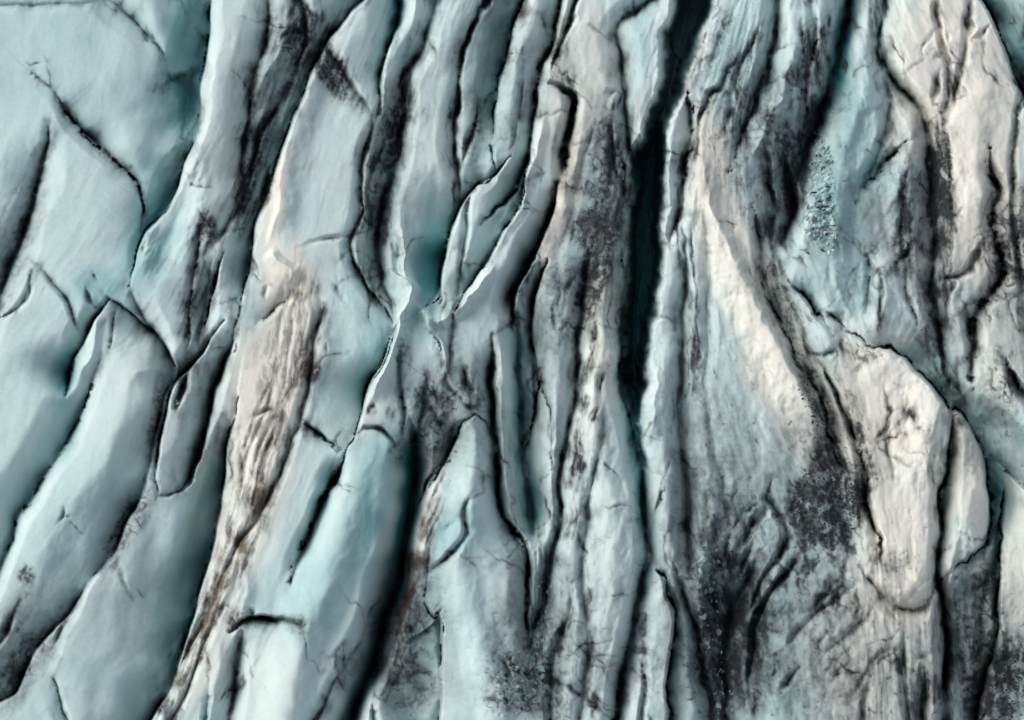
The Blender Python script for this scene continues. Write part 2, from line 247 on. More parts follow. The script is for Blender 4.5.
# colour patches: kind, x, y, rx, ry, angle(deg, clockwise), amount
BL = [
('b',150,238,26,52,20,.75),('b',100,290,30,26,0,.65),('b',66,375,14,38,12,.95),('b',62,440,22,34,30,.3),('b',180,95,34,50,10,.45),('b',150,190,22,50,-5,.35),
('b',60,60,110,80,0,.22),('b',185,25,30,36,0,.45),('b',428,265,18,60,5,1.0),('b',323,492,9,24,18,.95),('b',385,500,26,80,12,.8),('b',345,520,40,110,18,.35),
('b',370,300,22,50,-20,.35),('b',370,370,20,50,20,.55),('b',455,530,20,24,30,.65),('b',190,560,26,90,15,.35),('b',500,110,18,60,8,.4),
('b',642,200,22,220,0,.55),('b',633,420,10,60,0,.6),('b',640,500,7,36,0,.85),('b',825,210,16,60,0,.5),('b',860,160,32,150,0,.5),('b',785,90,18,60,20,.3),
('b',738,60,30,70,0,.3),('b',1010,50,24,60,-20,.7),('b',1000,520,8,40,0,.8),('b',1000,440,34,48,-30,.2),('v',1000,450,40,46,-30,.45),('b',835,380,14,34,-30,.3),('b',455,440,60,30,0,.12),
('b',790,640,46,90,10,.35),('b',545,560,18,90,0,.35),('b',505,500,16,60,0,.5),('b',300,610,60,30,10,.2),('b',230,500,18,80,12,.5),('b',420,620,20,80,5,.3),
('b',80,500,60,80,30,.12),('b',690,660,30,70,0,.2),('b',400,30,12,40,0,.6),('b',844,50,12,70,0,.6),
('c',274,215,11,74,8,.9),('c',285,290,22,42,0,1.0),('c',295,335,26,70,8,.9),('c',262,400,34,90,12,.75),('c',245,520,34,100,22,.7),('c',205,660,20,70,24,.55),('c',258,690,40,60,0,.28),
('c',255,360,28,36,0,.4),('c',565,190,14,80,14,1.0),('c',553,125,14,50,10,.6),('c',588,60,36,60,0,.6),('c',600,320,14,90,0,.7),('c',590,400,20,70,8,.35),
('c',710,170,22,70,-4,.9),('c',745,280,34,110,-20,.85),('c',800,400,40,90,-30,.75),('c',960,80,60,110,0,.95),('c',985,200,40,90,0,.95),('c',1000,330,36,80,0,.6),
('c',880,400,60,70,0,.95),('c',900,480,50,90,0,.9),('c',905,570,48,60,0,.8),('c',840,640,50,90,0,.35),('c',968,470,20,90,-8,.8),('c',1018,570,20,90,0,.7),('v',1010,650,30,80,0,.4),('c',880,680,40,60,0,.5),
('c',690,40,16,60,15,.35),('c',925,45,40,70,0,.6),('c',905,130,20,36,0,.4),('c',370,400,20,40,20,.35),('c',425,520,10,110,14,.5),('c',880,240,16,60,0,.3),('c',940,260,36,60,0,.4),
('c',620,120,40,60,0,.2),('c',930,680,24,80,0,.4),('c',1000,250,40,40,0,.5),('c',590,560,40,140,0,.15),('c',230,110,26,110,10,.2),('c',140,400,46,90,15,.12),('c',320,150,40,110,10,.12),('c',430,170,24,120,0,.14),
('d',595,232,28,20,0,.95),('d',596,272,17,34,12,1.0),('d',580,315,10,34,6,.8),('d',612,170,12,60,0,.6),('d',395,130,14,40,0,.5),('d',378,195,16,70,5,.55),('d',262,130,16,60,12,.45),('d',208,228,12,16,0,.9),
('d',330,75,12,30,-30,.7),('d',825,510,40,46,-10,1.0),('d',832,470,22,46,-25,.75),('d',820,400,14,60,-28,.6),('d',720,620,34,80,0,.75),('d',745,660,30,60,0,.6),('d',735,500,30,40,0,.35),('d',1002,680,36,60,0,.85),
('d',975,640,26,90,0,.55),('d',770,140,14,60,0,.55),('d',792,175,16,50,0,.8),('d',742,120,22,60,15,.45),('d',745,180,18,40,0,.45),('d',942,190,12,80,0,.75),('d',1000,235,30,40,20,.55),('d',935,330,14,70,-8,.55),
('d',905,250,16,30,0,.5),('d',311,368,9,15,0,1.0),('d',545,640,26,36,0,.6),('d',520,690,40,34,0,.6),('d',570,690,30,40,0,.35),('d',410,670,30,60,0,.6),('d',420,620,14,50,8,.4),
('d',26,574,9,11,0,.8),('d',17,640,20,30,0,.4),('d',10,685,20,22,0,.5),('d',372,410,6,8,0,.9),('d',391,414,6,8,0,.85),('d',450,420,26,40,0,.35),('d',430,440,16,34,0,.5),('d',540,300,20,60,0,.25),
('d',240,622,12,12,0,.7),('d',300,625,10,10,0,.5),('d',10,250,20,60,15,.35),('d',185,130,14,30,15,.4),('d',860,352,22,10,20,.55),('d',290,38,20,26,0,.5),('d',700,95,30,60,20,.2),('d',800,560,44,34,0,.4),
('d',690,560,14,60,0,.3),('d',835,600,30,24,0,.45),('d',990,590,18,60,0,.4),('d',905,205,10,50,0,.6),('d',560,45,16,40,0,.35),('d',650,660,16,60,0,.3),('d',845,690,60,40,0,.3),('d',920,700,20,40,0,.4),
('d',160,85,14,12,0,.4),('d',1016,390,14,24,0,.4),('d',790,310,10,50,-20,.5),('d',610,300,10,40,0,.2),('d',400,450,12,16,0,.5),('d',360,470,4,4,0,.0),
('v',720,560,50,150,0,.75),('v',735,650,50,70,0,.9),('v',690,430,30,120,0,.45),('v',740,430,36,90,0,.22),('v',800,470,40,70,0,.6),('v',970,640,26,90,0,.85),('v',1005,680,40,60,0,.6),('v',850,680,90,60,0,.45),
('v',545,640,50,90,0,.45),('v',595,230,40,90,0,.55),('v',545,330,20,90,0,.5),('v',625,250,12,120,0,.6),('v',790,160,26,110,15,.6),('v',910,230,40,90,0,.45),('v',940,290,30,120,-8,.55),('v',1005,260,30,110,0,.4),
('v',500,90,40,90,10,.35),('v',385,190,30,110,5,.45),('v',262,110,26,120,10,.4),('v',200,290,16,80,10,.45),('v',200,430,40,60,15,.25),('v',410,650,40,80,5,.65),('v',440,420,50,50,0,.4),('v',320,360,24,70,0,.25),
('v',15,240,20,70,20,.35),('v',20,640,40,60,30,.35),('v',110,590,70,80,30,.15),('v',745,120,40,80,15,.4),('v',860,430,20,70,-20,.3),('v',510,560,16,120,0,.45),('v',680,620,24,90,0,.4),('v',600,640,20,90,0,.25),('v',930,680,30,50,0,.45),
('h',735,640,36,100,0,.8),('h',970,650,24,90,0,.7),('h',545,640,22,70,0,.5),('h',408,660,24,80,0,.6),('h',792,180,16,60,5,.6),('h',1010,700,30,40,0,.6),('h',200,560,22,120,16,.5),('h',500,470,20,90,0,.35),('h',440,440,30,40,0,.4),
('h',190,60,20,60,10,.5),('h',170,210,20,50,15,.45),('h',845,500,18,60,-20,.3),('h',1000,450,30,40,-20,.5),('h',910,240,30,60,0,.3),('h',870,210,24,120,8,.4),('h',265,140,16,90,14,.5),('h',385,170,14,80,5,.4),('h',495,70,14,80,8,.5),('h',535,400,14,120,0,.5),('h',690,480,14,100,0,.3),
('v',835,160,30,120,0,.3),('v',1010,60,20,60,0,.3),
('d',940,200,14,90,0,.7),('d',1012,240,16,60,15,.7),('d',985,300,12,50,20,.4),('d',860,440,12,60,-16,.6),('d',890,560,30,12,20,.4),('d',930,450,6,40,0,.4),('d',1000,380,16,40,0,.5),('d',500,640,20,40,0,.3),
('d',600,170,16,60,8,.55),('d',560,310,18,60,0,.35),('d',640,620,8,90,0,.4),('d',430,395,22,30,0,.5),('d',470,385,12,26,-20,.5),('d',405,360,8,30,0,.4),('d',330,60,14,40,-25,.5),('d',298,50,14,50,0,.5),('d',245,190,10,50,15,.6),('d',155,420,8,60,8,.5),
('d',130,520,14,50,35,.6),('d',40,650,20,40,30,.4),('d',815,560,34,16,-30,.5),('d',770,600,30,50,30,.4),('d',850,600,30,14,40,.3),('d',455,90,8,80,5,.4),('d',400,110,8,80,10,.6),('d',475,130,8,60,0,.4),
('v',770,580,60,50,0,.35),('v',600,150,22,80,0,.35),('v',470,380,30,40,0,.3),
('v',840,670,100,80,0,.38),('v',900,600,50,40,0,.2),('v',780,620,50,60,0,.3),('c',860,665,60,60,0,.25),('c',293,300,22,50,0,.8),('c',270,400,30,80,10,.9),('c',905,600,45,30,0,.8),('c',330,250,10,30,0,.2),('w',285,330,26,80,10,.9),('w',268,430,26,90,14,1.0),('w',240,520,22,90,20,1.0),('w',205,620,16,80,22,1.0),('w',410,560,12,110,12,.7),
]
# flow guides: x at v = 0,120,...,720
GV = [0,120,240,360,480,600,720]
GU = [(-260,-290,-320,-360,-400,-450,-500),(0,-10,-60,-130,-170,-240,-300),(211,199,142,70,42,-30,-100),(345,290,250,222,215,190,153),(437,402,379,385,335,290,235),
(486,455,455,450,428,392,355),(552,531,505,492,500,528,545),(639,627,600,577,559,545,540),(700,662,655,645,642,640,615),(735,700,690,681,687,690,712),
(775,750,760,800,845,862,870),(885,925,933,944,944,941,944),(985,1030,1040,1045,1050,1050,1050),(1260,1290,1300,1300,1300,1300,1300)]
# ---- pieces of ice: kind, label, seed points (the valley lines decide where each one ends)
RG = [
('ice_slab','broad smooth pale blue ice slab filling the upper left corner',[(60,60),(20,150),(120,130),(140,60),(160,140),(60,90)]),
('ice_tongue','smooth ice tongue pointing up to a sharp tip between two cracks at upper left',[(60,140),(80,200),(95,250),(60,240)]),
('ice_fin','small blue ice wedge at the top edge beside the hooked dark crack of the slab',[(165,20),(180,50),(150,10)]),
('ice_fin','tiny dark teal ice sliver squeezed at the top against the tall smooth fin',[(199,14)]),
('ice_slab','rounded pale slab at the left edge with a turquoise pocket on its right side',[(40,300),(30,380),(15,480),(-20,440)]),
('ice_slab','long smooth slab at lower left with a small Y shaped crack and a dark pit',[(110,400),(90,500),(40,600),(88,350),(110,330),(20,590),(-30,680)]),
('ice_fin','tall smooth white fin running from the top edge beside the upper left slab',[(230,30),(225,130),(180,240),(165,320)]),
('ice_fin','narrow rounded fin with a sooty right edge just above the two lobed fin',[(226,290),(236,240)]),
('ice_fin','grimy ribbed fin at the top with a hooked black crack on it',[(280,22),(270,80)]),
('ice_fin','thin dirty fin lying against the left foot of the knife edged cream crest',[(292,92),(268,160),(246,230),(240,290)]),
('ice_fin','two lobed narrow fin with a dark notch, left of the brown streaked ridge',[(190,430),(215,360)]),
('ice_slab','dull blue slab at the lower left marked by a short diagonal scratch',[(150,530),(110,640),(180,500),(200,590),(100,680)]),
('ice_block','small grey ice block in the bottom left corner below the long slab',[(40,700),(28,700)]),
('ice_fin','thin shaded strip of ice between the two lobed fin and the brown streaked ridge',[(222,390),(214,425)]),
('ice_fin','small dark blue fin at the top, left of the cracked triangular fin',[(325,14),(322,34)]),
('ice_slab','big flat greenish grey face with a knife edged cream crest along its left side',[(290,110),(320,130),(310,200),(280,190),(345,180)]),
('ice_ridge','long cream ridge with brown dirt streaks running down to the bottom edge',[(272,262),(285,310),(280,400),(240,430),(240,520),(215,580),(180,680),(250,370),(290,350)]),
('ice_block','grey rounded block with speckles to the right of the brown streaked ridge',[(340,300),(350,380),(320,410),(370,320),(330,250)]),
('ice_fin','pointed triangular fin at the top between two black cracks',[(365,50),(370,85)]),
('ice_fin','narrow fin with an undercut left edge right of the pointed triangular fin',[(415,30),(392,90)]),
('ice_fin','dirty cracked strip between the big greenish face and the bright tapering fin',[(382,140),(374,220),(374,280)]),
('ice_fin','bright tapering fin whose foot drops into the deep blue pocket',[(450,40),(430,120),(408,240),(400,280)]),
('ice_fin','slim blade of ice enclosed by two thin black cracks, right of the bright tapering fin',[(466,80),(463,140)]),
('ice_fin','tall blue shaded fin with a dark right side at the top',[(495,40),(485,90),(475,165)]),
('ice_fin','slim curved fin bordering the deep blue pocket on its right',[(456,230),(448,300)]),
('ice_fin','pale curved fin between a thin black crack and the long smooth arm',[(498,182),(478,215),(470,280)]),
('ice_fin','slender grooved fin near the top centre with a black line down its middle',[(530,40),(512,110),(530,90),(516,160)]),
('ice_fin','small grey wedge at the top edge beside the white cracked buttress',[(562,14)]),
('ice_fin','white round topped fin under a black arched crack',[(556,104),(546,150)]),
('ice_ridge','long smooth arm of pale ice bending down to the left toward the star shaped knot',[(545,195),(520,240),(490,290),(470,330),(470,370)]),
('ice_ridge','white buttress at the top centre narrowing down into a cream dirty spur',[(600,55),(567,60),(590,100),(580,160),(600,10),(568,230)]),
('ice_fin','pale blue fin forming the upper left wall of the great dark crevasse',[(645,70),(655,35)]),
('ice_fin','narrow flank with a rounded white lobe beside the black central seam',[(545,300),(556,250),(562,380),(548,450),(545,520)]),
('ice_ridge','long central ridge with a black dirt patch at its head and a white lower face',[(608,280),(605,380),(612,480),(610,560),(605,640),(600,700)]),
('ice_fin','dirty grey strip beside the white lower face of the central ridge',[(574,520),(578,620),(572,690)]),
('ice_fin','thin pointed blade of ice between two black slots in the middle',[(505,365),(508,430)]),
('ice_fin','small dirty sliver at the bottom left of the black seam',[(552,640),(545,690)]),
('ice_ridge','grey ridge with striped bands forming the upper right wall of the great dark crevasse',[(705,50),(678,110),(672,140),(667,220)]),
('ice_ridge','grey wrinkled spur rising beside the foot of the great dark crevasse',[(662,300),(655,390),(660,450),(652,500)]),
('ice_fin','slim grey fin reaching to the bottom right of the spur at the crevasse foot',[(678,520),(684,600),(676,500)]),
('ice_ridge','cream topped ridge with a long crease down its grey lower flank',[(700,120),(700,180),(695,250),(694,350),(700,450),(715,60)]),
('ice_slab','great smooth slope, cream along its right edge and grey below, with a dirty foot',[(730,200),(760,300),(800,430),(750,420),(745,500)]),
('ice_block','small block veined with black cracks at the head of the great smooth slope',[(748,80),(724,125),(750,20)]),
('ice_fin','pale blue fin curving from the top edge to the head of the great smooth slope',[(790,60),(765,135),(752,175)]),
('ice_fin','streaked grey fin hanging above the rubble filled gully',[(825,40),(814,100)]),
('ice_block','crumbly turquoise ice filling the gully under the streaked fin',[(825,190),(822,240)]),
('ice_slab','tall shaded blue face right of the rubble filled gully',[(860,60),(860,130),(850,190),(842,290)]),
('ice_block','round headed white block with a sooty stripe down its face',[(918,150),(890,210),(885,240)]),
('ice_fin','cream fin with a feathery grey smudge at the top',[(915,50),(925,20),(920,85)]),
('ice_fin','slender cream sliver between two black cracks meeting in a V at the top',[(958,20),(960,50)]),
('ice_slab','large clean cream slab at the top right above the forked black cracks',[(990,90),(975,200),(960,170)]),
('ice_slab','dark teal ice in the top right corner behind the cream slab',[(1016,20),(1060,80),(1080,20)]),
('ice_fin','blotched cream fin between two long black cracks at the right',[(955,330),(960,300),(965,240)]),
('ice_fin','sooty cream fin at the right edge cut by a black slot',[(985,370),(1010,250),(1012,310)]),
('ice_fin','pointed pale fin standing over the cream dome, right of the shaded blue face',[(895,310),(890,280)]),
('ice_fin','thin grey dirty fin squeezed between cracks above the cream dome',[(922,300),(930,350)]),
('ice_slab','shaded blue slope at the right edge below the cream fins',[(990,420),(1040,470)]),
('ice_fin','small curved fin ending in a dark crescent beside the great smooth slope',[(800,315),(818,338)]),
('ice_block','large cream dome with branching black cracks and a lumpy lower lip',[(850,370),(900,390),(910,480),(905,560),(920,430)]),
('ice_ridge','dark grit covered band between the great smooth slope and the cream dome',[(820,430),(845,440),(835,510),(820,390)]),
('ice_fin','cream shoulder beside the cream dome, split off by a straight black crack',[(968,440),(975,520)]),
('ice_block','smooth dark grey face below the cream shoulder',[(975,610),(962,670)]),
('ice_slab','cream slab at the lower right edge with a dirty foot',[(1015,560),(1014,640),(1000,710)]),
('ice_fin','grey fin with a dark arched hollow at the bottom under the lumpy lip',[(930,630),(936,700),(912,640)]),
('ice_slab','wide cream and blue slope at the bottom with scattered black smudges',[(850,620),(820,680),(880,640),(790,640)]),
('ice_block','grey angular block left of the grit patch',[(785,580),(792,545)]),
('ice_slab','dark dirty hollow face at the bottom full of debris',[(718,650),(735,610),(740,690)]),
('ice_fin','narrow pointed fin with a split base at the bottom, right of the central ridge',[(655,610),(655,680)]),
('ice_fin','blue grey wedge at the bottom between the split fin and the dirty hollow',[(685,670),(690,700)]),
('ice_fin','rounded dome topped fin with a turquoise flank above the dark lower crevasse',[(375,450),(350,520),(320,600),(290,680)]),
('ice_block','white block ending at the short sooty cross crack',[(320,445),(300,520),(270,590),(310,480)]),
('ice_fin','thin pale strip at the bottom left of the sooty cross crack',[(220,690),(228,650)]),
('ice_ridge','thin cream blade edging the dark lower crevasse',[(412,535),(398,590),(380,650)]),
('ice_slab','dirty teal hollow face at the bottom beside the thin cream blade',[(420,640),(405,690)]),
('ice_slab','broad pale slab with a stepped upper edge at the bottom centre',[(490,540),(470,600),(480,690),(460,590)]),
('ice_fin','turquoise tinted upper face right of the brown striped blade',[(445,510),(470,450)]),
('ice_fin','slim white pyramid with two dark eye like pits near its foot',[(390,380),(382,400)]),
('ice_block','star shaped knot of small ice facets below the deep blue pocket',[(415,335),(430,345),(420,360)]),
('ice_block','dirty crumpled block above the turquoise tinted face',[(412,400),(450,420),(435,385)]),
('ice_block','broken sooty ice heap at the bottom edge, left of the black seam',[(515,690)]),
]

PARTS_SRC=[
('big flat greenish','cream_crest',[(345,20),(322,60),(300,120),(291,165),(284,200),(285,262),(300,290),(240,290),(250,200),(290,90),(330,20)],'knife edged cream crest of the face'),
('great smooth slope, cream','cream_crest',[(690,120),(705,170),(722,225),(738,275),(765,340),(800,400),(822,450),(860,490),(850,380),(770,240),(740,150)],'cream strip along the right edge of the slope'),
('great smooth slope, cream','dirty_foot',[(700,455),(760,470),(800,468),(860,490),(860,620),(690,620)],'dark dirty foot of the slope'),
('large cream dome','lower_lip',[(850,545),(945,545),(950,630),(860,640)],'lumpy lower lip of the dome'),
('long central ridge','ridge_head',[(560,215),(650,215),(650,300),(560,300)],'head of the ridge blackened with dirt'),
('long central ridge','lower_face',[(560,440),(660,440),(660,900),(520,900)],'smooth white lower face'),
('rounded dome topped','round_head',[(330,420),(420,420),(420,470),(330,470)],''),
('long smooth arm','lower_knuckle',[(430,318),(520,318),(520,420),(430,420)],''),
('white round topped','round_head',[(530,80),(590,80),(590,118),(530,118)],''),
('round headed white block','round_head',[(880,95),(935,95),(935,170),(880,170)],'white rounded head'),
('thin cream blade','brown_band',[(408,560),(460,480),(460,720),(395,720),(398,640)],''),
('narrow pointed fin','split_base',[(630,650),(690,650),(690,900),(620,900)],''),
('bright tapering fin','blue_foot',[(405,215),(450,215),(450,330),(395,330)],'deep blue foot of the fin'),
]
SKY_S=.15; SUN_S=1.15; EXPO=.2; DSC=1.25; BRD=.86; CORE=.25; SSS=.1

# ------------------------------------------------------------ camera (an aerial view, pitched 62 degrees down)
W0,H0=1024,720
FOC=35.0; SENS=36.0; F=W0*FOC/SENS
PITCH=R(62); DIST=80.0
cam_loc=np.array([0.0,-DIST*math.cos(PITCH),DIST*math.sin(PITCH)])
fwd=np.array([0,math.cos(PITCH),-math.sin(PITCH)]); up=np.array([0,math.sin(PITCH),math.cos(PITCH)]); rt=np.array([1.0,0,0])
def to_world(u,v,h):
    dx=(u-W0/2)/F; dy=-(v-H0/2)/F
    D=fwd[None,:]+dx.reshape(-1,1)*rt[None,:]+dy.reshape(-1,1)*up[None,:]
    t=(h.reshape(-1)-cam_loc[2])/D[:,2]
    return cam_loc[None,:]+t[:,None]*D, D/np.linalg.norm(D,axis=1)[:,None]
# ------------------------------------------------------------ noise
def perlin(x,y,seed=0):
    xi=np.floor(x).astype(np.int64); yi=np.floor(y).astype(np.int64); xf=x-xi; yf=y-yi
    def g(ix,iy,dx,dy):
        h=(ix*374761393+iy*668265263+seed*1442695041)&0x7fffffff
        h=((h^(h>>13))*1274126177)&0x7fffffff; h=(h^(h>>16))
        a=(h%6283)/1000.0
        return np.cos(a)*dx+np.sin(a)*dy
    w=lambda t:t*t*t*(t*(t*6-15)+10)
    u=w(xf); v=w(yf)
    a=g(xi,yi,xf,yf); b=g(xi+1,yi,xf-1,yf); c=g(xi,yi+1,xf,yf-1); d=g(xi+1,yi+1,xf-1,yf-1)
    return ((a*(1-u)+b*u)*(1-v)+(c*(1-u)+d*u)*v)*1.5
def fbm(x,y,o=4,seed=0,gain=.5):
    s=0;a=1;t=0
    for i in range(o):
        s=s+a*perlin(x*2**i+13.7*i,y*2**i-7.3*i,seed+i*17); t+=a; a*=gain
    return s/t
def ridged(x,y,o=3,seed=0):
    s=0;a=1;t=0
    for i in range(o):
        s=s+a*(1-np.abs(perlin(x*2**i,y*2**i,seed+i*31))*1.8); t+=a; a*=.5
    return s/t
sst=lambda x,a,b:(lambda t:t*t*(3-2*t))(np.clip((x-a)/(b-a),0,1))
# ------------------------------------------------------------ the plan grid
STEP=1.25; MX,MT,MB=190,170,170
nu=int((W0+2*MX)/STEP)+1; nv=int((H0+MT+MB)/STEP)+1
us=-MX+np.arange(nu)*STEP; vs=-MT+np.arange(nv)*STEP
U,V=np.meshgrid(us,vs)
# jagged edges: every feature is read at slightly shifted places
jag=.45+.75*np.clip((U-150)/500,0,1)
SU=U+5*fbm(U/44,V/60,2,1); SV=V+5*fbm(U/44,V/60,2,3)
WU=SU+jag*4.6*fbm(U/15,V/22,3,2,.5); WV=SV+jag*4.6*fbm(U/15,V/22,3,4,.5)
# flow coordinate
gx=np.array([[np.interp(v,GV,g)+(0 if 0<=v<=720 else (v if v<0 else v-720)*0.25*((g[1]-g[0])/120 if v<0 else (g[6]-g[5])/120)) for g in GU] for v in vs])
k0=np.array([g[3] for g in GU],float)
PHI=np.empty_like(U)
for i in range(nv): PHI[i]=np.interp(us,gx[i],k0)
def catmull(p,n=4):
    p=np.array(p,float)
    if len(p)<3: return p
    q=np.vstack([2*p[0]-p[1],p,2*p[-1]-p[-2]]); out=[]
    for i in range(1,len(q)-2):
        a,b,c,d=q[i-1],q[i],q[i+1],q[i+2]
        for t in np.arange(n)/n:
            out.append(.5*((2*b)+(c-a)*t+(2*a-5*b+4*c-d)*t*t+(3*b-a-3*c+d)*t**3))
    out.append(p[-1]); return np.array(out)
def extend(p):
    p=[tuple(q) for q in p]; e0=e1=False
    def off(q): return q[0]<9 or q[0]>W0-9 or q[1]<9 or q[1]>H0-9
    def ext(a,b):
        d=np.array(a,float)-np.array(b,float); d/=max(np.hypot(*d),1e-6); a=np.array(a,float)
        return [tuple(a+d*90+RNG.uniform(-8,8,2)),tuple(a+d*250+RNG.uniform(-16,16,2))]
    if off(p[0]) : p=ext(p[0],p[1])[::-1]+p; e0=True
    if off(p[-1]): p=p+ext(p[-1],p[-2]); e1=True
    return p,e0,e1
def near(pts,pad,X=None,Y=None):
    """window, distance, side (+ = left in the picture when drawn downward), position along 0..1"""
    X=WU if X is None else X; Y=WV if Y is None else Y
    x0,y0=pts.min(0)-pad-8; x1,y1=pts.max(0)+pad+8
    i0=max(0,int((y0+MT)/STEP)); i1=min(nv,int((y1+MT)/STEP)+1); j0=max(0,int((x0+MX)/STEP)); j1=min(nu,int((x1+MX)/STEP)+1)
    if i1<=i0 or j1<=j0: return None
    x=X[i0:i1,j0:j1]; y=Y[i0:i1,j0:j1]
    best=np.full(x.shape,1e9); side=np.ones(x.shape); sp=np.zeros(x.shape)
    L=np.hypot(*np.diff(pts,axis=0).T); T=L.sum(); acc=0
    for k in range(len(pts)-1):
        a=pts[k]; d=pts[k+1]-a; l2=max(d@d,1e-9)
        # only the part of the window round this segment
        xa,xb=min(a[0],a[0]+d[0])-pad-10,max(a[0],a[0]+d[0])+pad+10; ya,yb=min(a[1],a[1]+d[1])-pad-10,max(a[1],a[1]+d[1])+pad+10
        r0=max(0,int((ya+MT)/STEP)-i0); r1=max(0,min(i1-i0,int((yb+MT)/STEP)+1-i0)); c0=max(0,int((xa+MX)/STEP)-j0); c1=max(0,min(j1-j0,int((xb+MX)/STEP)+1-j0))
        if r1<=r0 or c1<=c0: acc+=L[k]; continue
        xs=x[r0:r1,c0:c1]-a[0]; ys=y[r0:r1,c0:c1]-a[1]
        t=np.clip((xs*d[0]+ys*d[1])/l2,0,1)
        dd=np.hypot(xs-t*d[0],ys-t*d[1]); cr=d[0]*ys-d[1]*xs
        B=best[r0:r1,c0:c1]; m=dd<B
        B[m]=dd[m]; side[r0:r1,c0:c1][m]=np.sign(cr[m]); sp[r0:r1,c0:c1][m]=((acc+t*L[k])/T)[m]
        acc+=L[k]
    return (slice(i0,i1),slice(j0,j1)),best,side,sp,T
def near_in(p,pad,w):
    r=near(p,pad,SU,SV); sh=U[w].shape; D=np.full(sh,1e9); S=np.ones(sh); Q=np.zeros(sh)
    if r is None: return D,S,Q
    q,d,s,sp,_=r
    y0=max(w[0].start,q[0].start); y1=min(w[0].stop,q[0].stop); x0=max(w[1].start,q[1].start); x1=min(w[1].stop,q[1].stop)
    A=(slice(y0-w[0].start,y1-w[0].start),slice(x0-w[1].start,x1-w[1].start)); B=(slice(y0-q[0].start,y1-q[0].start),slice(x0-q[1].start,x1-q[1].start))
    D[A]=d[B]; S[A]=s[B]; Q[A]=sp[B]; return D,S,Q
INC=np.zeros_like(U); DIRT=np.zeros_like(U)
n_depth=fbm(U/60,V/60,2,40); n_dirt=fbm(PHI/9,V/26,4,41)*1.2; n_w=fbm(U/17,V/17,2,42); n_d2=fbm(PHI/14,V/50,3,43); n_d3=fbm(U/20,V/24,3,44); n_side=fbm(U/90,V/90,2,45)*4; VEIL=np.zeros_like(U); n_wl=fbm(U/80,V/80,2,46); WALL=np.zeros_like(U)
def more_lines():
    rg=np.random.RandomState(77); out={}; k=0
    # hairline side cracks branching off the traced ones
    src=[(n,v) for n,v in LN.items() if v[4]>=.5]
    for n,v in src:
        p=catmull(v[0]); T=np.hypot(*np.diff(p,axis=0).T).sum(); mx=p[:,0].mean()
        if mx<215: dens=.004
        elif mx<480: dens=.017
        elif mx<660: dens=.022
        else: dens=.028
        for _ in range(rg.poisson(T*dens)):
            i=rg.randint(1,len(p)-1) if len(p)>3 else 0
            d=p[min(i+1,len(p)-1)]-p[i-1 if i>0 else 0]; a=math.atan2(d[1],d[0])+rg.choice([-1,1])*rg.uniform(.25,.85)+(math.pi if rg.rand()<.4 else 0)
            q=[p[i]]; L=rg.uniform(14,58); st_=rg.uniform(5,9); back=math.pi/2 if math.sin(a)>0 else -math.pi/2
            while L>0:
                a+=rg.normal(0,.38)+.10*math.sin(back-a); q.append(q[-1]+st_*np.array([math.cos(a),math.sin(a)])); L-=st_
            w=rg.uniform(.8,1.9); out['h%d'%k]=([tuple(x) for x in q],rg.uniform(.0,.12),3.5,3.5,rg.uniform(.5,1.0),w); k+=1
            if rg.rand()<.35 and len(q)>3:
                j=rg.randint(1,len(q)-1); b=a+rg.choice([-1,1])*rg.uniform(.5,1.0); r_=[q[j]]
                for _ in range(rg.randint(2,5)): b+=rg.normal(0,.4); r_.append(r_[-1]+5*np.array([math.cos(b),math.sin(b)]))
                out['h%d'%k]=([tuple(x) for x in r_],.2,3,3,rg.uniform(.5,.95),w*.75); k+=1
    # long dirt seams running down the cream ridge and other layered crests
    for ax,ws,cnt,tag in (([(302,272),(297,335),(280,405),(263,465),(245,530),(222,590),(200,640),(172,705),(150,760)],[10,18,22,20,15,12,10,9,9],24,'s'),
                      ([(452,480),(430,530),(418,570),(408,620),(395,670),(372,722)],[4,7,8,9,9,9],12,'t'),
                      ([(603,250),(601,330),(592,400),(578,470),(570,540)],[10,10,10,8,7],14,'u'),
                      ([(722,8),(700,70),(690,130),(686,200),(690,300),(694,400)],[9,10,8,10,10,8],14,'x'),
                      ([(822,8),(812,80),(806,140),(808,180)],[11,10,7,6],12,'y'),
                      ([(942,120),(944,180),(940,250),(945,330)],[9,12,11,10],14,'z')):
        ax=catmull(ax,3); ws=np.interp(np.linspace(0,1,len(ax)),np.linspace(0,1,len(ws)),ws)
        for _ in range(cnt):
            o=rg.uniform(-1,1); a,b=sorted(rg.randint(0,len(ax),2))
            if b-a<4: b=min(len(ax)-1,a+rg.randint(4,9)); a=max(0,b-rg.randint(4,9))
            if b-a<2: continue
            ph=rg.uniform(0,6); q=[(ax[i][0]+ws[i]*(o+.16*math.sin(i*.9+ph))+rg.normal(0,.7),ax[i][1]) for i in range(a,b+1)]
            out['%s%d'%(tag,k)]=(q,rg.uniform(.02,.14),3.5,3.5,rg.uniform(.35,1.0),rg.uniform(.6,1.7)); k+=1
    for x0 in (-150,-105,-60,1062,1100,1140,1180):                # crevasses carry on past the picture's edges
        q=[]; x=x0+55*(x0<0)
        for y in range(-150,900,70): q.append((x,y)); x+=rg.normal(-14 if x0<0 else 3,9)
        out['Q%d'%x0]=(q,rg.uniform(2,4),rg.uniform(14,26),5,.6,4)
    return out
LN.update(more_lines()); print('lines',len(LN))
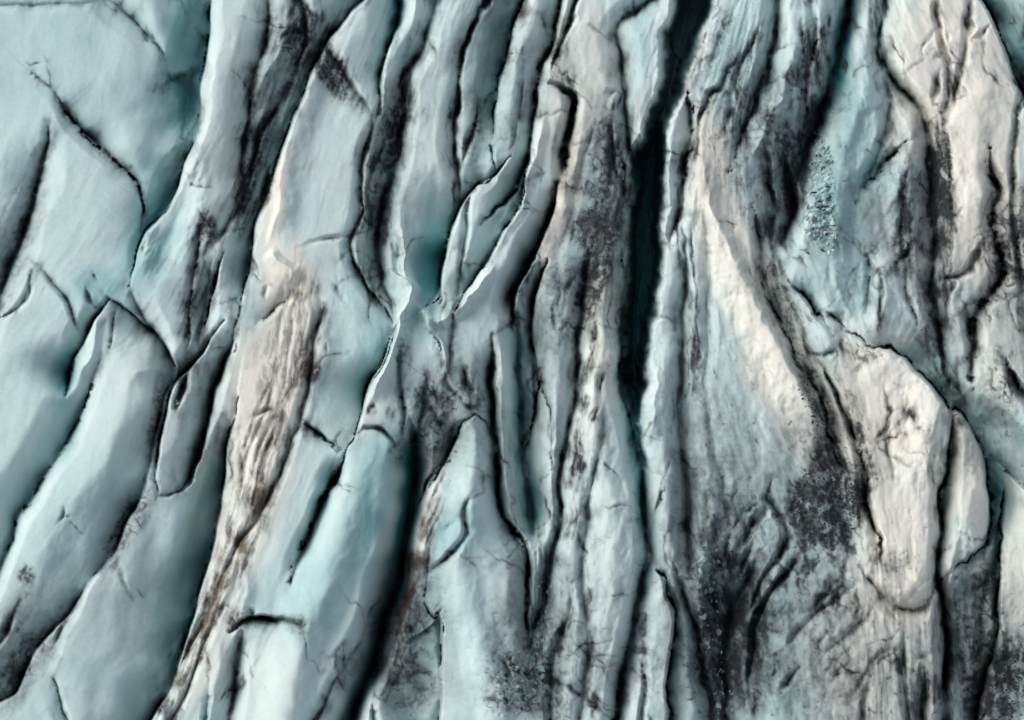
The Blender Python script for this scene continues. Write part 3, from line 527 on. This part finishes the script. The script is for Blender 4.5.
for name,(p,dep,wl,wr,da,dw) in LN.items():
    p,e0,e1=extend(p) if name[0].isupper() else (p,False,False); pts=catmull(p)
    wide=2.6 if dep>1.6 else 1.25
    pad=max(wl*wide*1.4,wr*wide*1.4,dw*7)
    r=near(pts,pad)
    if r is None: continue
    w,d,s,sp,T=r
    tp=min(.4,26/T)
    tap=np.ones_like(d)
    if not e0: tap*=.25+.75*sst(sp,0,tp)
    if not e1: tap*=.25+.75*sst(1-sp,0,tp)
    W=np.where(s>0,wl,wr)*(1+.35*n_w[w])
    t=np.clip(1-d/np.maximum(W,1),0,1)
    spt=pts.copy()
    for _ in range(5):
        if len(spt)>2: spt[1:-1]=.25*spt[:-2]+.5*spt[1:-1]+.25*spt[2:]
    d2,s2,sp2=near_in(spt,pad,w)
    W2=np.maximum(np.where(s2>0,wl,wr),2.3)*(1+.35*n_wl[w]); tw=np.clip(1-d2/np.maximum(W2*np.where(W2>4.5,wide,1.15),1),0,1)
    tap2=np.ones_like(d2)
    tl=min(.6,max(40,3.4*max(wl,wr))/T)
    if not e0: tap2*=.05+.95*sst(sp2,0,tl)
    if not e1: tap2*=.05+.95*sst(1-sp2,0,tl)
    wide_line=max(wl,wr)>=16 and dep>2
    core=np.where(W>6,(CORE*.35 if wide_line else CORE)*np.clip(1-d/np.maximum(np.minimum(W*.5,10),2),0,1)**1.7,(.35 if wide_line else .8)*sst(t,0,1))*tap
    vary=np.clip((.62 if dep<1.5 else .95)+1.5*n_depth[w]+1.0*n_w[w],.05,2)
    g=dep*DSC*(.62 if dep<1.6 else 1)*(core*vary+BRD*np.where(W2>4.5,(.5*tw**1.6+.5*tw**2.6)*sst(tw,0,.35),sst(tw,0,1))*tap2*(1+.5*n_depth[w]))
    if name[0].isupper(): WALL[w]=np.maximum(WALL[w],(.5+dep)**.8*np.exp(-(d/3.4)**2)*(.3+.7*tap))
    INC[w]+=np.minimum(g,14)**3
    # grit lies along the line, ragged; the veil paints one-sided shade mixed with soot
    dwv=dw*np.exp(np.clip(1.5*n_dirt[w]+.9*n_d3[w],-1.4,1.0))*(.5+.5*tap)*.9
    q=da*(.72 if wide_line else 1.08)*np.exp(-(d/np.maximum(dwv*.8,.7))**1.35)*(.55+.45*tap)*np.clip((.7 if dep<1.3 else .9)+1.7*n_d3[w],.06,1)
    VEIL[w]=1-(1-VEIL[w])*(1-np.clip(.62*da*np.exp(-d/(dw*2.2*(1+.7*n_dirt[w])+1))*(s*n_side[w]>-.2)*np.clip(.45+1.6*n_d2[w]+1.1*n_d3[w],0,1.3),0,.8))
    DIRT[w]=1-(1-DIRT[w])*(1-np.clip(q,0,1))
INC=INC**(1/3)
CRE=np.zeros_like(U)
for p,h,wl,wr in CR:
    p,e0,e1=extend(p); pts=catmull(p); r=near(pts,max(wl,wr))
    if r is None: continue
    w,d,s,sp,T=r; t=np.clip(1-d/np.where(s>0,wl,wr),0,1)
    tap=sst(sp,0,.2)*sst(1-sp,0,.2)
    CRE[w]+=h*tap*np.where(np.where(s>0,wl,wr)>=20,sst(t,0,1),t**1.25)
def poly_in(P):
    P=np.array(P,float); ins=np.zeros(U.shape,bool); n=len(P)
    for k in range(n):
        a=P[k]; b=P[(k+1)%n]
        if a[1]==b[1]: continue
        c=((WV>=min(a[1],b[1]))&(WV<max(a[1],b[1])))
        xx=a[0]+(WV-a[1])/(b[1]-a[1])*(b[0]-a[0]); ins^=c&(WU<xx)
    return ins
FLOOR=np.zeros(U.shape,bool); DEEP=np.zeros_like(U)
for k,(P,dep,fe) in enumerate(DP):
    ins=poly_in(P); pts=np.array(P+[P[0]],float); r=near(pts,fe*3+6)
    w,d,_,_,_=r
    g=dep*sst(d*np.where(ins[w],1,-1),-5,fe)
    DEEP[w]=np.maximum(DEEP[w],g)
    if k==0: FLOOR|=ins
DEEP*=1+.10*n_depth+.05*ridged(PHI/7,V/55,2,47)
VAL=INC+DEEP                       # depth of the valleys
# ------------------------------------------------------------ colour patches
MSK={k:np.zeros_like(U) for k in 'bcdwvh'}
bn=fbm(PHI/30,V/50,4,50); bn2=fbm(U/14,V/14,3,51)
for k,x,y,rx,ry,a,am in BL:
    a=R(a); c,s=math.cos(a),math.sin(a)
    R_=max(rx,ry)*2.2
    i0=max(0,int((y-R_+MT)/STEP)); i1=min(nv,int((y+R_+MT)/STEP)); j0=max(0,int((x-R_+MX)/STEP)); j1=min(nu,int((x+R_+MX)/STEP))
    w=(slice(i0,i1),slice(j0,j1)); dx=U[w]-x; dy=V[w]-y
    X=dx*c+dy*s; Y=-dx*s+dy*c
    q=np.sqrt((X/rx)**2+(Y/ry)**2)+(.45*bn[w]+.30*bn2[w] if k in 'd' else .40*bn[w]+.05*bn2[w])
    m=am*(1-sst(q,.45,1.45))
    MSK[k][w]=1-(1-MSK[k][w])*(1-np.clip(m,0,1))
# grit patches break up into flow-aligned streaks, specks and veins
st=fbm(PHI/6,V/30,5,60); sp_=fbm(U/5,V/6,4,61); vein=ridged(U/26,V/34,3,62)
st2=ridged(PHI/8,V/40,3,63)
dp=MSK['d']; vein2=ridged(PHI/11,V/18,3,66); wx=fbm(U/22,V/22,3,67)*1.3; wy=fbm(U/22,V/22,3,68)*1.3; marble=ridged(U/19+wx,V/27+wy,4,69); patch=sst(dp*1.25+.5*st+.10*sp_+1.5*(marble-.66)+.45*bn2,.32,1.08)*np.clip(dp*1.5,0,1)
DIRT=DIRT*np.clip(.85+.7*st+.25*sp_,.05,1)
soft=np.clip(dp*1.15,0,1)*(.45+.55*sst(st+.8*bn2+.5*(marble-.6),-.35,.5)); DIRT=1-(1-DIRT)*(1-.74*soft*(.6+.4*dp))*(1-.66*patch)
gen=fbm(U/150,V/150,3,64)
ink=ridged(PHI/20+1.1*wx*.6,V/44+1.1*wy*.6,3,75); ink2=ridged(PHI/9+.8*wx,V/30+.8*wy,3,76)
inkm=np.clip(1.5*dp+.9*MSK['v']+.22*sst(U,420,760)+.10*sst(U,180,420)+.5*gen*sst(U,250,500),0,1)
inkd=inkm*np.clip(.95*sst(ink+.25*bn2,.86,1.04)+.7*sst(ink2+.3*st,.88,1.08),0,1)
DIRT=1-(1-DIRT)*(1-.9*inkd)
right=sst(U,250,800)
faint=.12*sst(st2+.5*bn+.3*gen,.85,1.35)*(.35+.65*right)+.05*sst(st,.0,.5)*right
DIRT=1-(1-DIRT)*(1-np.clip(faint,0,.3))
br=sst(ridged(PHI/8+1.1*bn+.5*bn2,V/70,3,65)+.5*n_d3+.3*n_d2-.08+.45*st+.5*(MSK['w']-.5),.52,.92)*MSK['w']*.4
DIRT=1-(1-DIRT)*(1-np.clip(br,0,1)*sst(MSK['c'],.2,.6)*(U<460))
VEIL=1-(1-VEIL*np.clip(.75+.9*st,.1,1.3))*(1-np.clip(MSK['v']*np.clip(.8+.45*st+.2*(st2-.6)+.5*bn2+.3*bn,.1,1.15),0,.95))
def box(A,r):
    r=int(r/STEP)
    for ax in (0,1):
        P=np.pad(A,[(r+1,r) if k==ax else (0,0) for k in (0,1)],mode='edge'); C=np.cumsum(P,axis=ax); n=A.shape[ax]
        A=(np.take(C,range(2*r+1,2*r+1+n),axis=ax)-np.take(C,range(0,n),axis=ax))/(2*r+1)
    return A
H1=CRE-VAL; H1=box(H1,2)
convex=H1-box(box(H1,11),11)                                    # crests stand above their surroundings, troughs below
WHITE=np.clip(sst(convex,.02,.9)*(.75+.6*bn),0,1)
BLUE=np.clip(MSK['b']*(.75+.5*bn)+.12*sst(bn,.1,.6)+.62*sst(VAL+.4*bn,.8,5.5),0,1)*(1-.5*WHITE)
CREAM=np.clip(MSK['c']*(1+.35*bn),0,1)*(1-.6*sst(VAL,1.0,4.0))
# ------------------------------------------------------------ relief
rough=.25+.75*np.clip(right+.8*dp,0,1)
REL=CRE-VAL
REL+=.55*fbm(U/120,V/120,2,70)                                  # gentle swells
REL+=rough*(1-.5*MSK['c'])*.34*fbm(PHI/22+.8*bn,V/60,3,71,.42)+(.15+.85*right)*.10*(1-.85*MSK['c'])*(ridged(PHI/13+.6*bn,V/70,3,74)-.6)                            # flow-aligned ribs
REL+=rough*.06*fbm(U/9,V/11,3,72)
zz=np.sqrt(((WU-821)/16)**2+((WV-192)/62)**2); REL+=.55*(ridged(U/8+bn2,V/9+bn,3,78)-.5)*(1-sst(zz,.5,1.15))
REL-=3.6*MSK['h']
REL-=.16*np.clip(DIRT,0,1)*(.5+sp_)                             # melt pits under the grit
REL-=.22*np.clip(vein-.78,0,1)*rough*3*sst(dp+.4*gen,.1,.5)
# ------------------------------------------------------------ which piece each point belongs to (priority flood from the seeds along the valleys)
S2=2; cu=(WALL+.5*np.clip(DEEP,0,6))[::S2,::S2]; hh,ww=cu.shape
lab=np.full((hh,ww),-1,np.int32); cul=cu.tolist(); lb=lab.tolist(); heap=[]; ct=0
for i,(kd,lbt,sd) in enumerate(RG):
    P=catmull(sd,2) if False else np.array(sd,float)
    for x,y in P:
        a=int(round((y+MT)/STEP/S2)); b=int(round((x+MX)/STEP/S2))
        heapq.heappush(heap,(-1.0,ct,a,b,i)); ct+=1
while heap:
    c,_,a,b,i=heapq.heappop(heap)
    if lb[a][b]!=-1: continue
    lb[a][b]=i
    for da,db in ((1,0),(-1,0),(0,1),(0,-1)):
        p,q=a+da,b+db
        if 0<=p<hh and 0<=q<ww and lb[p][q]==-1:
            ct+=1; heapq.heappush(heap,(max(c,round(cul[p][q]/.12)*.12)+.003,ct,p,q,i))
lab=np.array(lb,np.int32); LAB=np.repeat(np.repeat(lab,S2,0),S2,1)[:nv,:nu]
NR=len(RG)
fl=FLOOR&(DEEP>1.2)
LAB=np.where(fl,NR,LAB)
# drop specks: majority of the neighbours
for _ in range(4):
    n=[LAB[:-2,1:-1],LAB[2:,1:-1],LAB[1:-1,:-2],LAB[1:-1,2:]]; c=LAB[1:-1,1:-1]
    m=(n[0]==n[1])&(n[0]!=c)&((n[2]==n[0])|(n[3]==n[0])); c[m]=n[0][m]
    m=(n[2]==n[3])&(n[2]!=c)&((n[0]==n[2])|(n[1]==n[2])); c[m]=n[2][m]
def islands():
    q=LAB[:-1,:-1]
    for i in range(NR+1):
        m=q==i
        if not m.any(): continue
        comp=np.where(m,np.arange(m.size).reshape(m.shape)+1,0)
        while True:                                              # spread the largest index through each connected patch
            c=comp.copy()
            for ax in (0,1):
                for rv in (0,1):
                    a=c if not rv else np.flip(c,ax); a=a if ax==0 else a.T
                    for r in range(1,a.shape[0]):
                        np.copyto(a[r],np.maximum(a[r],a[r-1]),where=(a[r]>0)&(a[r-1]>0))
            if (c==comp).all(): break
            comp=c
        ids,n=np.unique(comp[m],return_counts=True)
        if len(ids)>1:
            for k in ids[n<n.max()]:
                z=comp==k; y,x=np.nonzero(z); y0,y1,x0,x1=max(0,y.min()-1),y.max()+2,max(0,x.min()-1),x.max()+2
                b=q[y0:y1,x0:x1]; e=b[(b!=i)]
                if len(e): q[z]=np.bincount(e).argmax()
islands()
# ------------------------------------------------------------ world points and shared normals
PW,DW=to_world(U.ravel(),V.ravel(),REL.ravel()); PW=PW.reshape(nv,nu,3); DW=DW.reshape(nv,nu,3)
du=np.gradient(PW,axis=1); dv=np.gradient(PW,axis=0); NM=np.cross(dv,du); NM/=np.linalg.norm(NM,axis=2)[...,None]+1e-12
# ------------------------------------------------------------ materials
def newmat(n):
    m=bpy.data.materials.new(n); m.use_nodes=True; nt=m.node_tree; b=nt.nodes['Principled BSDF']; return m,nt,b
def ice_material():
    m,nt,b=newmat('glacier_ice'); N=nt.nodes; Lk=nt.links
    at=N.new('ShaderNodeAttribute'); at.attribute_name='coat'; sep=N.new('ShaderNodeSeparateColor'); Lk.new(at.outputs['Color'],sep.inputs[0])
    at3=N.new('ShaderNodeAttribute'); at3.attribute_name='white'
    geo=N.new('ShaderNodeNewGeometry')
    def noise(sc,det,rg=.6):
        n=N.new('ShaderNodeTexNoise'); n.inputs['Scale'].default_value=sc; n.inputs['Detail'].default_value=det; n.inputs['Roughness'].default_value=rg; Lk.new(geo.outputs['Position'],n.inputs['Vector']); return n.outputs['Fac']
    def mth(op,a,c,cl=False):
        n=N.new('ShaderNodeMath'); n.operation=op; n.use_clamp=cl
        for i,x in enumerate((a,c)):
            if isinstance(x,(int,float)): n.inputs[i].default_value=x
            else: Lk.new(x,n.inputs[i])
        return n.outputs[0]
    def mix(f,a,c):
        n=N.new('ShaderNodeMix'); n.data_type='RGBA'
        if isinstance(f,(int,float)): n.inputs[0].default_value=f
        else: Lk.new(f,n.inputs[0])
        for i,x in ((6,a),(7,c)):
            if isinstance(x,tuple): n.inputs[i].default_value=(*x,1)
            else: Lk.new(x,n.inputs[i])
        return n.outputs[2]
    n1=noise(.35,5); n2=noise(2.2,6,.65); n3=noise(5,5,.7)
    base=mix(mth('MULTIPLY',n1,1.0),ICE_A,ICE_B)
    base=mix(mth('MULTIPLY',mth('SUBTRACT',n2,.42,True),1.1,True),base,ICE_C)
    bl=mth('MULTIPLY',sep.outputs[2],mth('ADD',.75,mth('MULTIPLY',n1,.5)),True)
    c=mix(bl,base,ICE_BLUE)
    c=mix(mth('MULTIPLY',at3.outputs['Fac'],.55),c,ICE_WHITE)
    c=mix(mth('MULTIPLY',sep.outputs[1],mth('ADD',.7,mth('MULTIPLY',n2,.5)),True),c,ICE_CREAM)
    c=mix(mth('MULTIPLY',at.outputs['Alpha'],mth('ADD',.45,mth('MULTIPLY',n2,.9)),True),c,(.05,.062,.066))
    d=mth('MULTIPLY',sep.outputs[0],mth('ADD',.75,mth('MULTIPLY',n3,.6)),True)
    d=mth('MULTIPLY',d,mth('ADD',.7,mth('MULTIPLY',n2,.7)),True)
    at2=N.new('ShaderNodeAttribute'); at2.attribute_name='brown'
    grit=mix(at2.outputs['Fac'],mix(n3,GRIT_A,GRIT_B),(.10,.075,.055))
    c=mix(d,c,grit)
    Lk.new(c,b.inputs['Base Color'])
    b.inputs['Roughness'].default_value=.55; b.inputs['IOR'].default_value=1.31; b.inputs['Specular IOR Level'].default_value=.2

    b.inputs['Subsurface Weight'].default_value=SSS; b.inputs['Subsurface Radius'].default_value=(.25,.75,.85); b.inputs['Subsurface Scale'].default_value=.5
    rr=mth('ADD',.68,mth('MULTIPLY',d,.4),True); Lk.new(rr,b.inputs['Roughness'])
    bp=N.new('ShaderNodeBump'); bp.inputs['Strength'].default_value=.3; bp.inputs['Distance'].default_value=.12
    Lk.new(mth('ADD',mth('MULTIPLY',n2,.75),mth('MULTIPLY',n3,mth('ADD',.04,mth('MULTIPLY',d,1.6)))),bp.inputs['Height']); Lk.new(bp.outputs[0],b.inputs['Normal'])
    return m
ICE_WHITE=(.66,.72,.705); ICE_A=(.43,.59,.58); ICE_B=(.57,.675,.66); ICE_C=(.42,.49,.49); ICE_BLUE=(.085,.31,.33); ICE_CREAM=(.71,.68,.605); GRIT_A=(.014,.018,.021); GRIT_B=(.042,.046,.048)
MAT=ice_material()
# ------------------------------------------------------------ objects
col=bpy.context.scene.collection
def build_mesh(name,verts,faces,mat,normals=None,attr=None,brown=None):
    me=bpy.data.meshes.new(name); nf=len(faces)
    me.vertices.add(len(verts)); me.vertices.foreach_set('co',np.ascontiguousarray(verts,np.float32).ravel())
    me.loops.add(nf*4); me.loops.foreach_set('vertex_index',np.ascontiguousarray(faces,np.int32).ravel())
    me.polygons.add(nf); me.polygons.foreach_set('loop_start',np.arange(nf,dtype=np.int32)*4)
    me.update(calc_edges=True); me.polygons.foreach_set('use_smooth',np.ones(nf,bool))
    me.materials.append(mat)
    if attr is not None:
        a=me.color_attributes.new('coat','FLOAT_COLOR','POINT'); a.data.foreach_set('color',np.ascontiguousarray(attr,np.float32).ravel())
        a=me.attributes.new('brown','FLOAT','POINT'); a.data.foreach_set('value',np.ascontiguousarray(brown[:,0],np.float32)); a=me.attributes.new('white','FLOAT','POINT'); a.data.foreach_set('value',np.ascontiguousarray(brown[:,1],np.float32))
    if normals is not None: me.normals_split_custom_set_from_vertices(normals)
    o=bpy.data.objects.new(name,me); col.objects.link(o); return o
cellsL=LAB[:-1,:-1]; idx=np.arange(nv*nu).reshape(nv,nu)
PF=PW.reshape(-1,3); NF=NM.reshape(-1,3); DF=DW.reshape(-1,3)
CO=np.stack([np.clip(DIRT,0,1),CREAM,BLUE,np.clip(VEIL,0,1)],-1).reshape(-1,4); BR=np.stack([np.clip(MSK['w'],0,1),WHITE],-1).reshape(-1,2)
print('below plane',REL.min())
def piece(i,name,m=None):
    m=cellsL==i if m is None else m
    if m.sum()<4: print('EMPTY',i,name,m.sum()); return None
    ii,jj=np.nonzero(m); a=idx[ii,jj]; b=idx[ii,jj+1]; c=idx[ii+1,jj+1]; d=idx[ii+1,jj]
    top=np.stack([a,d,c,b],1)
    mp=np.pad(m,1)
    E=[]
    e=m&~mp[:-2,1:-1]; y,x=np.nonzero(e); E.append(np.stack([idx[y,x+1],idx[y,x]],1))
    e=m&~mp[2:,1:-1]; y,x=np.nonzero(e); E.append(np.stack([idx[y+1,x],idx[y+1,x+1]],1))
    e=m&~mp[1:-1,:-2]; y,x=np.nonzero(e); E.append(np.stack([idx[y,x],idx[y+1,x]],1))
    e=m&~mp[1:-1,2:]; y,x=np.nonzero(e); E.append(np.stack([idx[y+1,x+1],idx[y,x+1]],1))
    E=np.concatenate(E)
    used,inv=np.unique(top,return_inverse=True); top=inv.reshape(-1,4); n=len(used)
    bu,binv=np.unique(E,return_inverse=True); E2=binv.reshape(-1,2)
    P=PF[bu]; Dn=DF[bu]                                            # buried flanks, 2.5 m into the glacier
    t=2.5/np.maximum(-Dn[:,2],.2); Q=P+Dn*t[:,None]
    verts=np.concatenate([PF[used],P,Q]); nb=len(bu)
    sk=np.stack([E2[:,1]+n,E2[:,0]+n,E2[:,0]+n+nb,E2[:,1]+n+nb],1)
    faces=np.concatenate([top,sk])
    nrm=np.concatenate([NF[used],NF[bu],NF[bu]]).astype(np.float32)
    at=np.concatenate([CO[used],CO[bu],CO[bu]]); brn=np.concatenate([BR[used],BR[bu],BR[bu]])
    c0=PF[used].mean(0); verts=verts-c0
    o=build_mesh(name,verts,faces,MAT,nrm,at,brn); o.location=c0; return o
RI={l:i for i,(k_,l,s_) in enumerate(RG)}
PARTS=[([i for l,i in RI.items() if l.startswith(key)][0],n,p,t) for key,n,p,t in PARTS_SRC]
for i,(kd,lbt,sd) in enumerate(RG):
    mk=cellsL==i
    for pi,_,poly,_ in PARTS:
        if pi==i: mk=mk&~poly_in(poly)[:-1,:-1]
    o=piece(i,kd,mk)
    if o is not None: o['rid']=i
    if o is None: continue
    o['kind']='thing'; o['label']=lbt; o['category']=kd.replace('_',' '); o['group']={'ice_fin':'ice fins between the crevasses','ice_slab':'broad ice slabs of the glacier','ice_ridge':'long ice ridges of the glacier','ice_block':'ice blocks between the fins','ice_tongue':'ice tongues'}[kd]
for i,nm,poly,lbt in PARTS:
    pr=[o for o in col.objects if o.get('rid')==i]
    if not pr: print('no parent',i); continue
    q=piece(i,nm,(cellsL==i)&poly_in(poly)[:-1,:-1])
    if q is None: continue
    q.parent=pr[0]; q.location=q.location-pr[0].location
    if lbt: q['label']=lbt
for o in col.objects:
    if 'rid' in o: del o['rid']
for k in (NR,):
    o=piece(k,'crevasse_floor')
    if o: o['kind']='structure'

# ------------------------------------------------------------ loose ice rubble and grit lying on the glacier
import bmesh
bm=bmesh.new(); bmesh.ops.create_icosphere(bm,subdivisions=1,radius=1); ICO_V=np.array([v.co[:] for v in bm.verts]); ICO_F=np.array([[v.index for v in f.verts] for f in bm.faces]); bm.free()
def surf(u,v):
    a=min(max(int((v+MT)/STEP),0),nv-1); b=min(max(int((u+MX)/STEP),0),nu-1); return PW[a,b],NM[a,b]
def loose(name,zones,size,mat,white,seed,label,cat,veil=(0,0)):
    rg=np.random.RandomState(seed); VV=[];FF=[];AA=[];n=0
    for x,y,rx,ry,ang,cnt in zones:
        for _ in range(cnt):
            r=math.sqrt(rg.rand()); t=rg.rand()*6.283; dx,dy=rx*r*math.cos(t),ry*r*math.sin(t); c,s=math.cos(R(ang)),math.sin(R(ang))
            p,nn=surf(x+dx*c-dy*s,y+dx*s+dy*c)
            k=size[0]+(size[1]-size[0])*rg.rand()**3
            M=rg.normal(size=(3,3)); Q,_=np.linalg.qr(M); Q=Q*np.array([1,.85,.65])[None,:]*k
            v=(ICO_V*(1+.28*rg.normal(size=(len(ICO_V),1))))@Q.T+p-nn*k*.25
            VV.append(v); FF.append(ICO_F+n); n+=len(v)
            dirt=np.clip(rg.normal(white[0],white[1]),0,1)
            AA.append(np.tile([dirt,rg.uniform(0,.25),rg.uniform(*white[2]),rg.uniform(*veil)],(len(v),1)))
    V_=np.concatenate(VV); F_=np.concatenate(FF); A_=np.concatenate(AA); c0=V_.mean(0)
    me=bpy.data.meshes.new(name); me.from_pydata((V_-c0).tolist(),[],F_.tolist()); me.materials.append(mat)
    a=me.color_attributes.new('coat','FLOAT_COLOR','POINT'); a.data.foreach_set('color',A_.astype(np.float32).ravel())
    for q in ('brown','white'): me.attributes.new(q,'FLOAT','POINT')
    o=bpy.data.objects.new(name,me); col.objects.link(o); o.location=c0; o['kind']='stuff'; o['label']=label; o['category']=cat
loose('ice_rubble',[(820,192,13,52,3,260),(826,215,9,34,-4,150),(818,150,7,24,6,50),(830,240,8,18,0,60),(808,230,8,30,0,40)],(.05,.36),MAT,(.3,.22,(.1,.45)),1,'crumbled turquoise ice rubble lying in the gully under the streaked fin','ice rubble')
loose('ice_rubble',[(712,620,9,80,-6,110),(716,560,4,14,0,14),(725,700,12,20,0,40)],(.06,.36),MAT,(.35,.3,(0,.4)),2,'grey broken ice rubble scattered down the dark hollow at the bottom','ice rubble',(.2,.7))
loose('ice_rubble',[(520,682,24,32,0,200),(545,600,8,40,0,40)],(.05,.30),MAT,(.4,.35,(0,.4)),3,'sooty broken ice rubble at the bottom edge left of the black seam','ice rubble',(.1,.6))
loose('gravel',[(826,508,34,40,-10,1100),(820,420,8,50,-26,260)],(.03,.12),MAT,(1.0,.02,(0,.1)),4,'dark gravel patch spread over the lower end of the great smooth slope','gravel',(.7,1.0))
loose('gravel',[(1005,690,24,38,0,500)],(.03,.11),MAT,(1.0,.05,(0,.1)),5,'dark gravel scattered over the bottom right corner','gravel',(.7,1.0))
loose('gravel',[(596,240,16,40,6,500)],(.03,.09),MAT,(.95,.2,(0,.1)),6,'black gravel on the head of the long central ridge','gravel',(.7,1.0))

# ------------------------------------------------------------ the glacier round about and beneath, one sheet
def ground():
    n=420; s=np.linspace(-1,1,n); s=np.sign(s)*np.abs(s)**2.6*2500
    X,Y=np.meshgrid(s,s+0)
    dx,dy,dz=X-cam_loc[0],Y-cam_loc[1],-3-cam_loc[2]; dep=np.maximum(dy*fwd[1]+dz*fwd[2],1)
    u_=W0/2+F*dx/dep; v_=H0/2-F*(dy*up[1]+dz*up[2])/dep
    rr=np.maximum(np.abs(u_-W0/2)/(W0/2+MX),np.abs(v_-H0/2)/(H0/2+MT)); rr=np.where(dep<=1,9,rr)
    Z=-30+28.0*sst(rr,.90,1.01)+(1.5*fbm(X/14,Y/30,4,90)-1.2)*sst(rr,1.0,1.2)+6*fbm(X/400,Y/400,3,91)*sst(rr,1.5,5)
    V_=np.stack([X,Y,Z],-1).reshape(-1,3); I=np.arange(n*n).reshape(n,n)
    f=np.stack([I[:-1,:-1],I[:-1,1:],I[1:,1:],I[1:,:-1]],-1).reshape(-1,4)
    at=np.zeros((n*n,4)); at[:,3]=0; at[:,0]=.35*sst(fbm(X/10,Y/40,4,92),.1,.5).ravel()
    o=build_mesh('glacier_surface',V_,f,MAT,None,at,np.zeros((n*n,2))); o['kind']='structure'
ground()
# ------------------------------------------------------------ light
SUN_EL,SUN_AZ=R(38),R(-66)      # azimuth from +y (away from the camera) toward +x; light comes from the upper left
w=bpy.data.worlds.new('World'); bpy.context.scene.world=w; w.use_nodes=True; nt=w.node_tree
sky=nt.nodes.new('ShaderNodeTexSky'); sky.sky_type='NISHITA'; sky.sun_disc=False; sky.sun_elevation=SUN_EL; sky.sun_rotation=SUN_AZ; sky.air_density=1; sky.dust_density=3; sky.ozone_density=1
hs=nt.nodes.new('ShaderNodeHueSaturation'); hs.inputs['Saturation'].default_value=.42
nt.links.new(sky.outputs[0],hs.inputs['Color']); nt.links.new(hs.outputs[0],nt.nodes['Background'].inputs[0]); nt.nodes['Background'].inputs[1].default_value=SKY_S
sd=bpy.data.lights.new('sun','SUN'); sd.energy=SUN_S; sd.angle=R(50); sd.color=(1,.975,.94)
so=bpy.data.objects.new('sun',sd); col.objects.link(so)
from mathutils import Vector
dirv=Vector((math.cos(SUN_EL)*math.sin(SUN_AZ),math.cos(SUN_EL)*math.cos(SUN_AZ),math.sin(SUN_EL)))
so.rotation_euler=dirv.to_track_quat('Z','Y').to_euler()
cd=bpy.data.cameras.new('camera'); cd.lens=FOC; cd.sensor_width=SENS; cd.clip_end=9000; cd.clip_start=.5
co=bpy.data.objects.new('camera',cd); col.objects.link(co); co.location=cam_loc; co.rotation_euler=(R(90)-PITCH,0,0)
sc=bpy.context.scene; sc.camera=co
sc.view_settings.view_transform='Standard'; sc.view_settings.look='None'; sc.view_settings.gamma=1; sc.view_settings.exposure=EXPO
sc.cycles.max_bounces=6; sc.cycles.diffuse_bounces=4
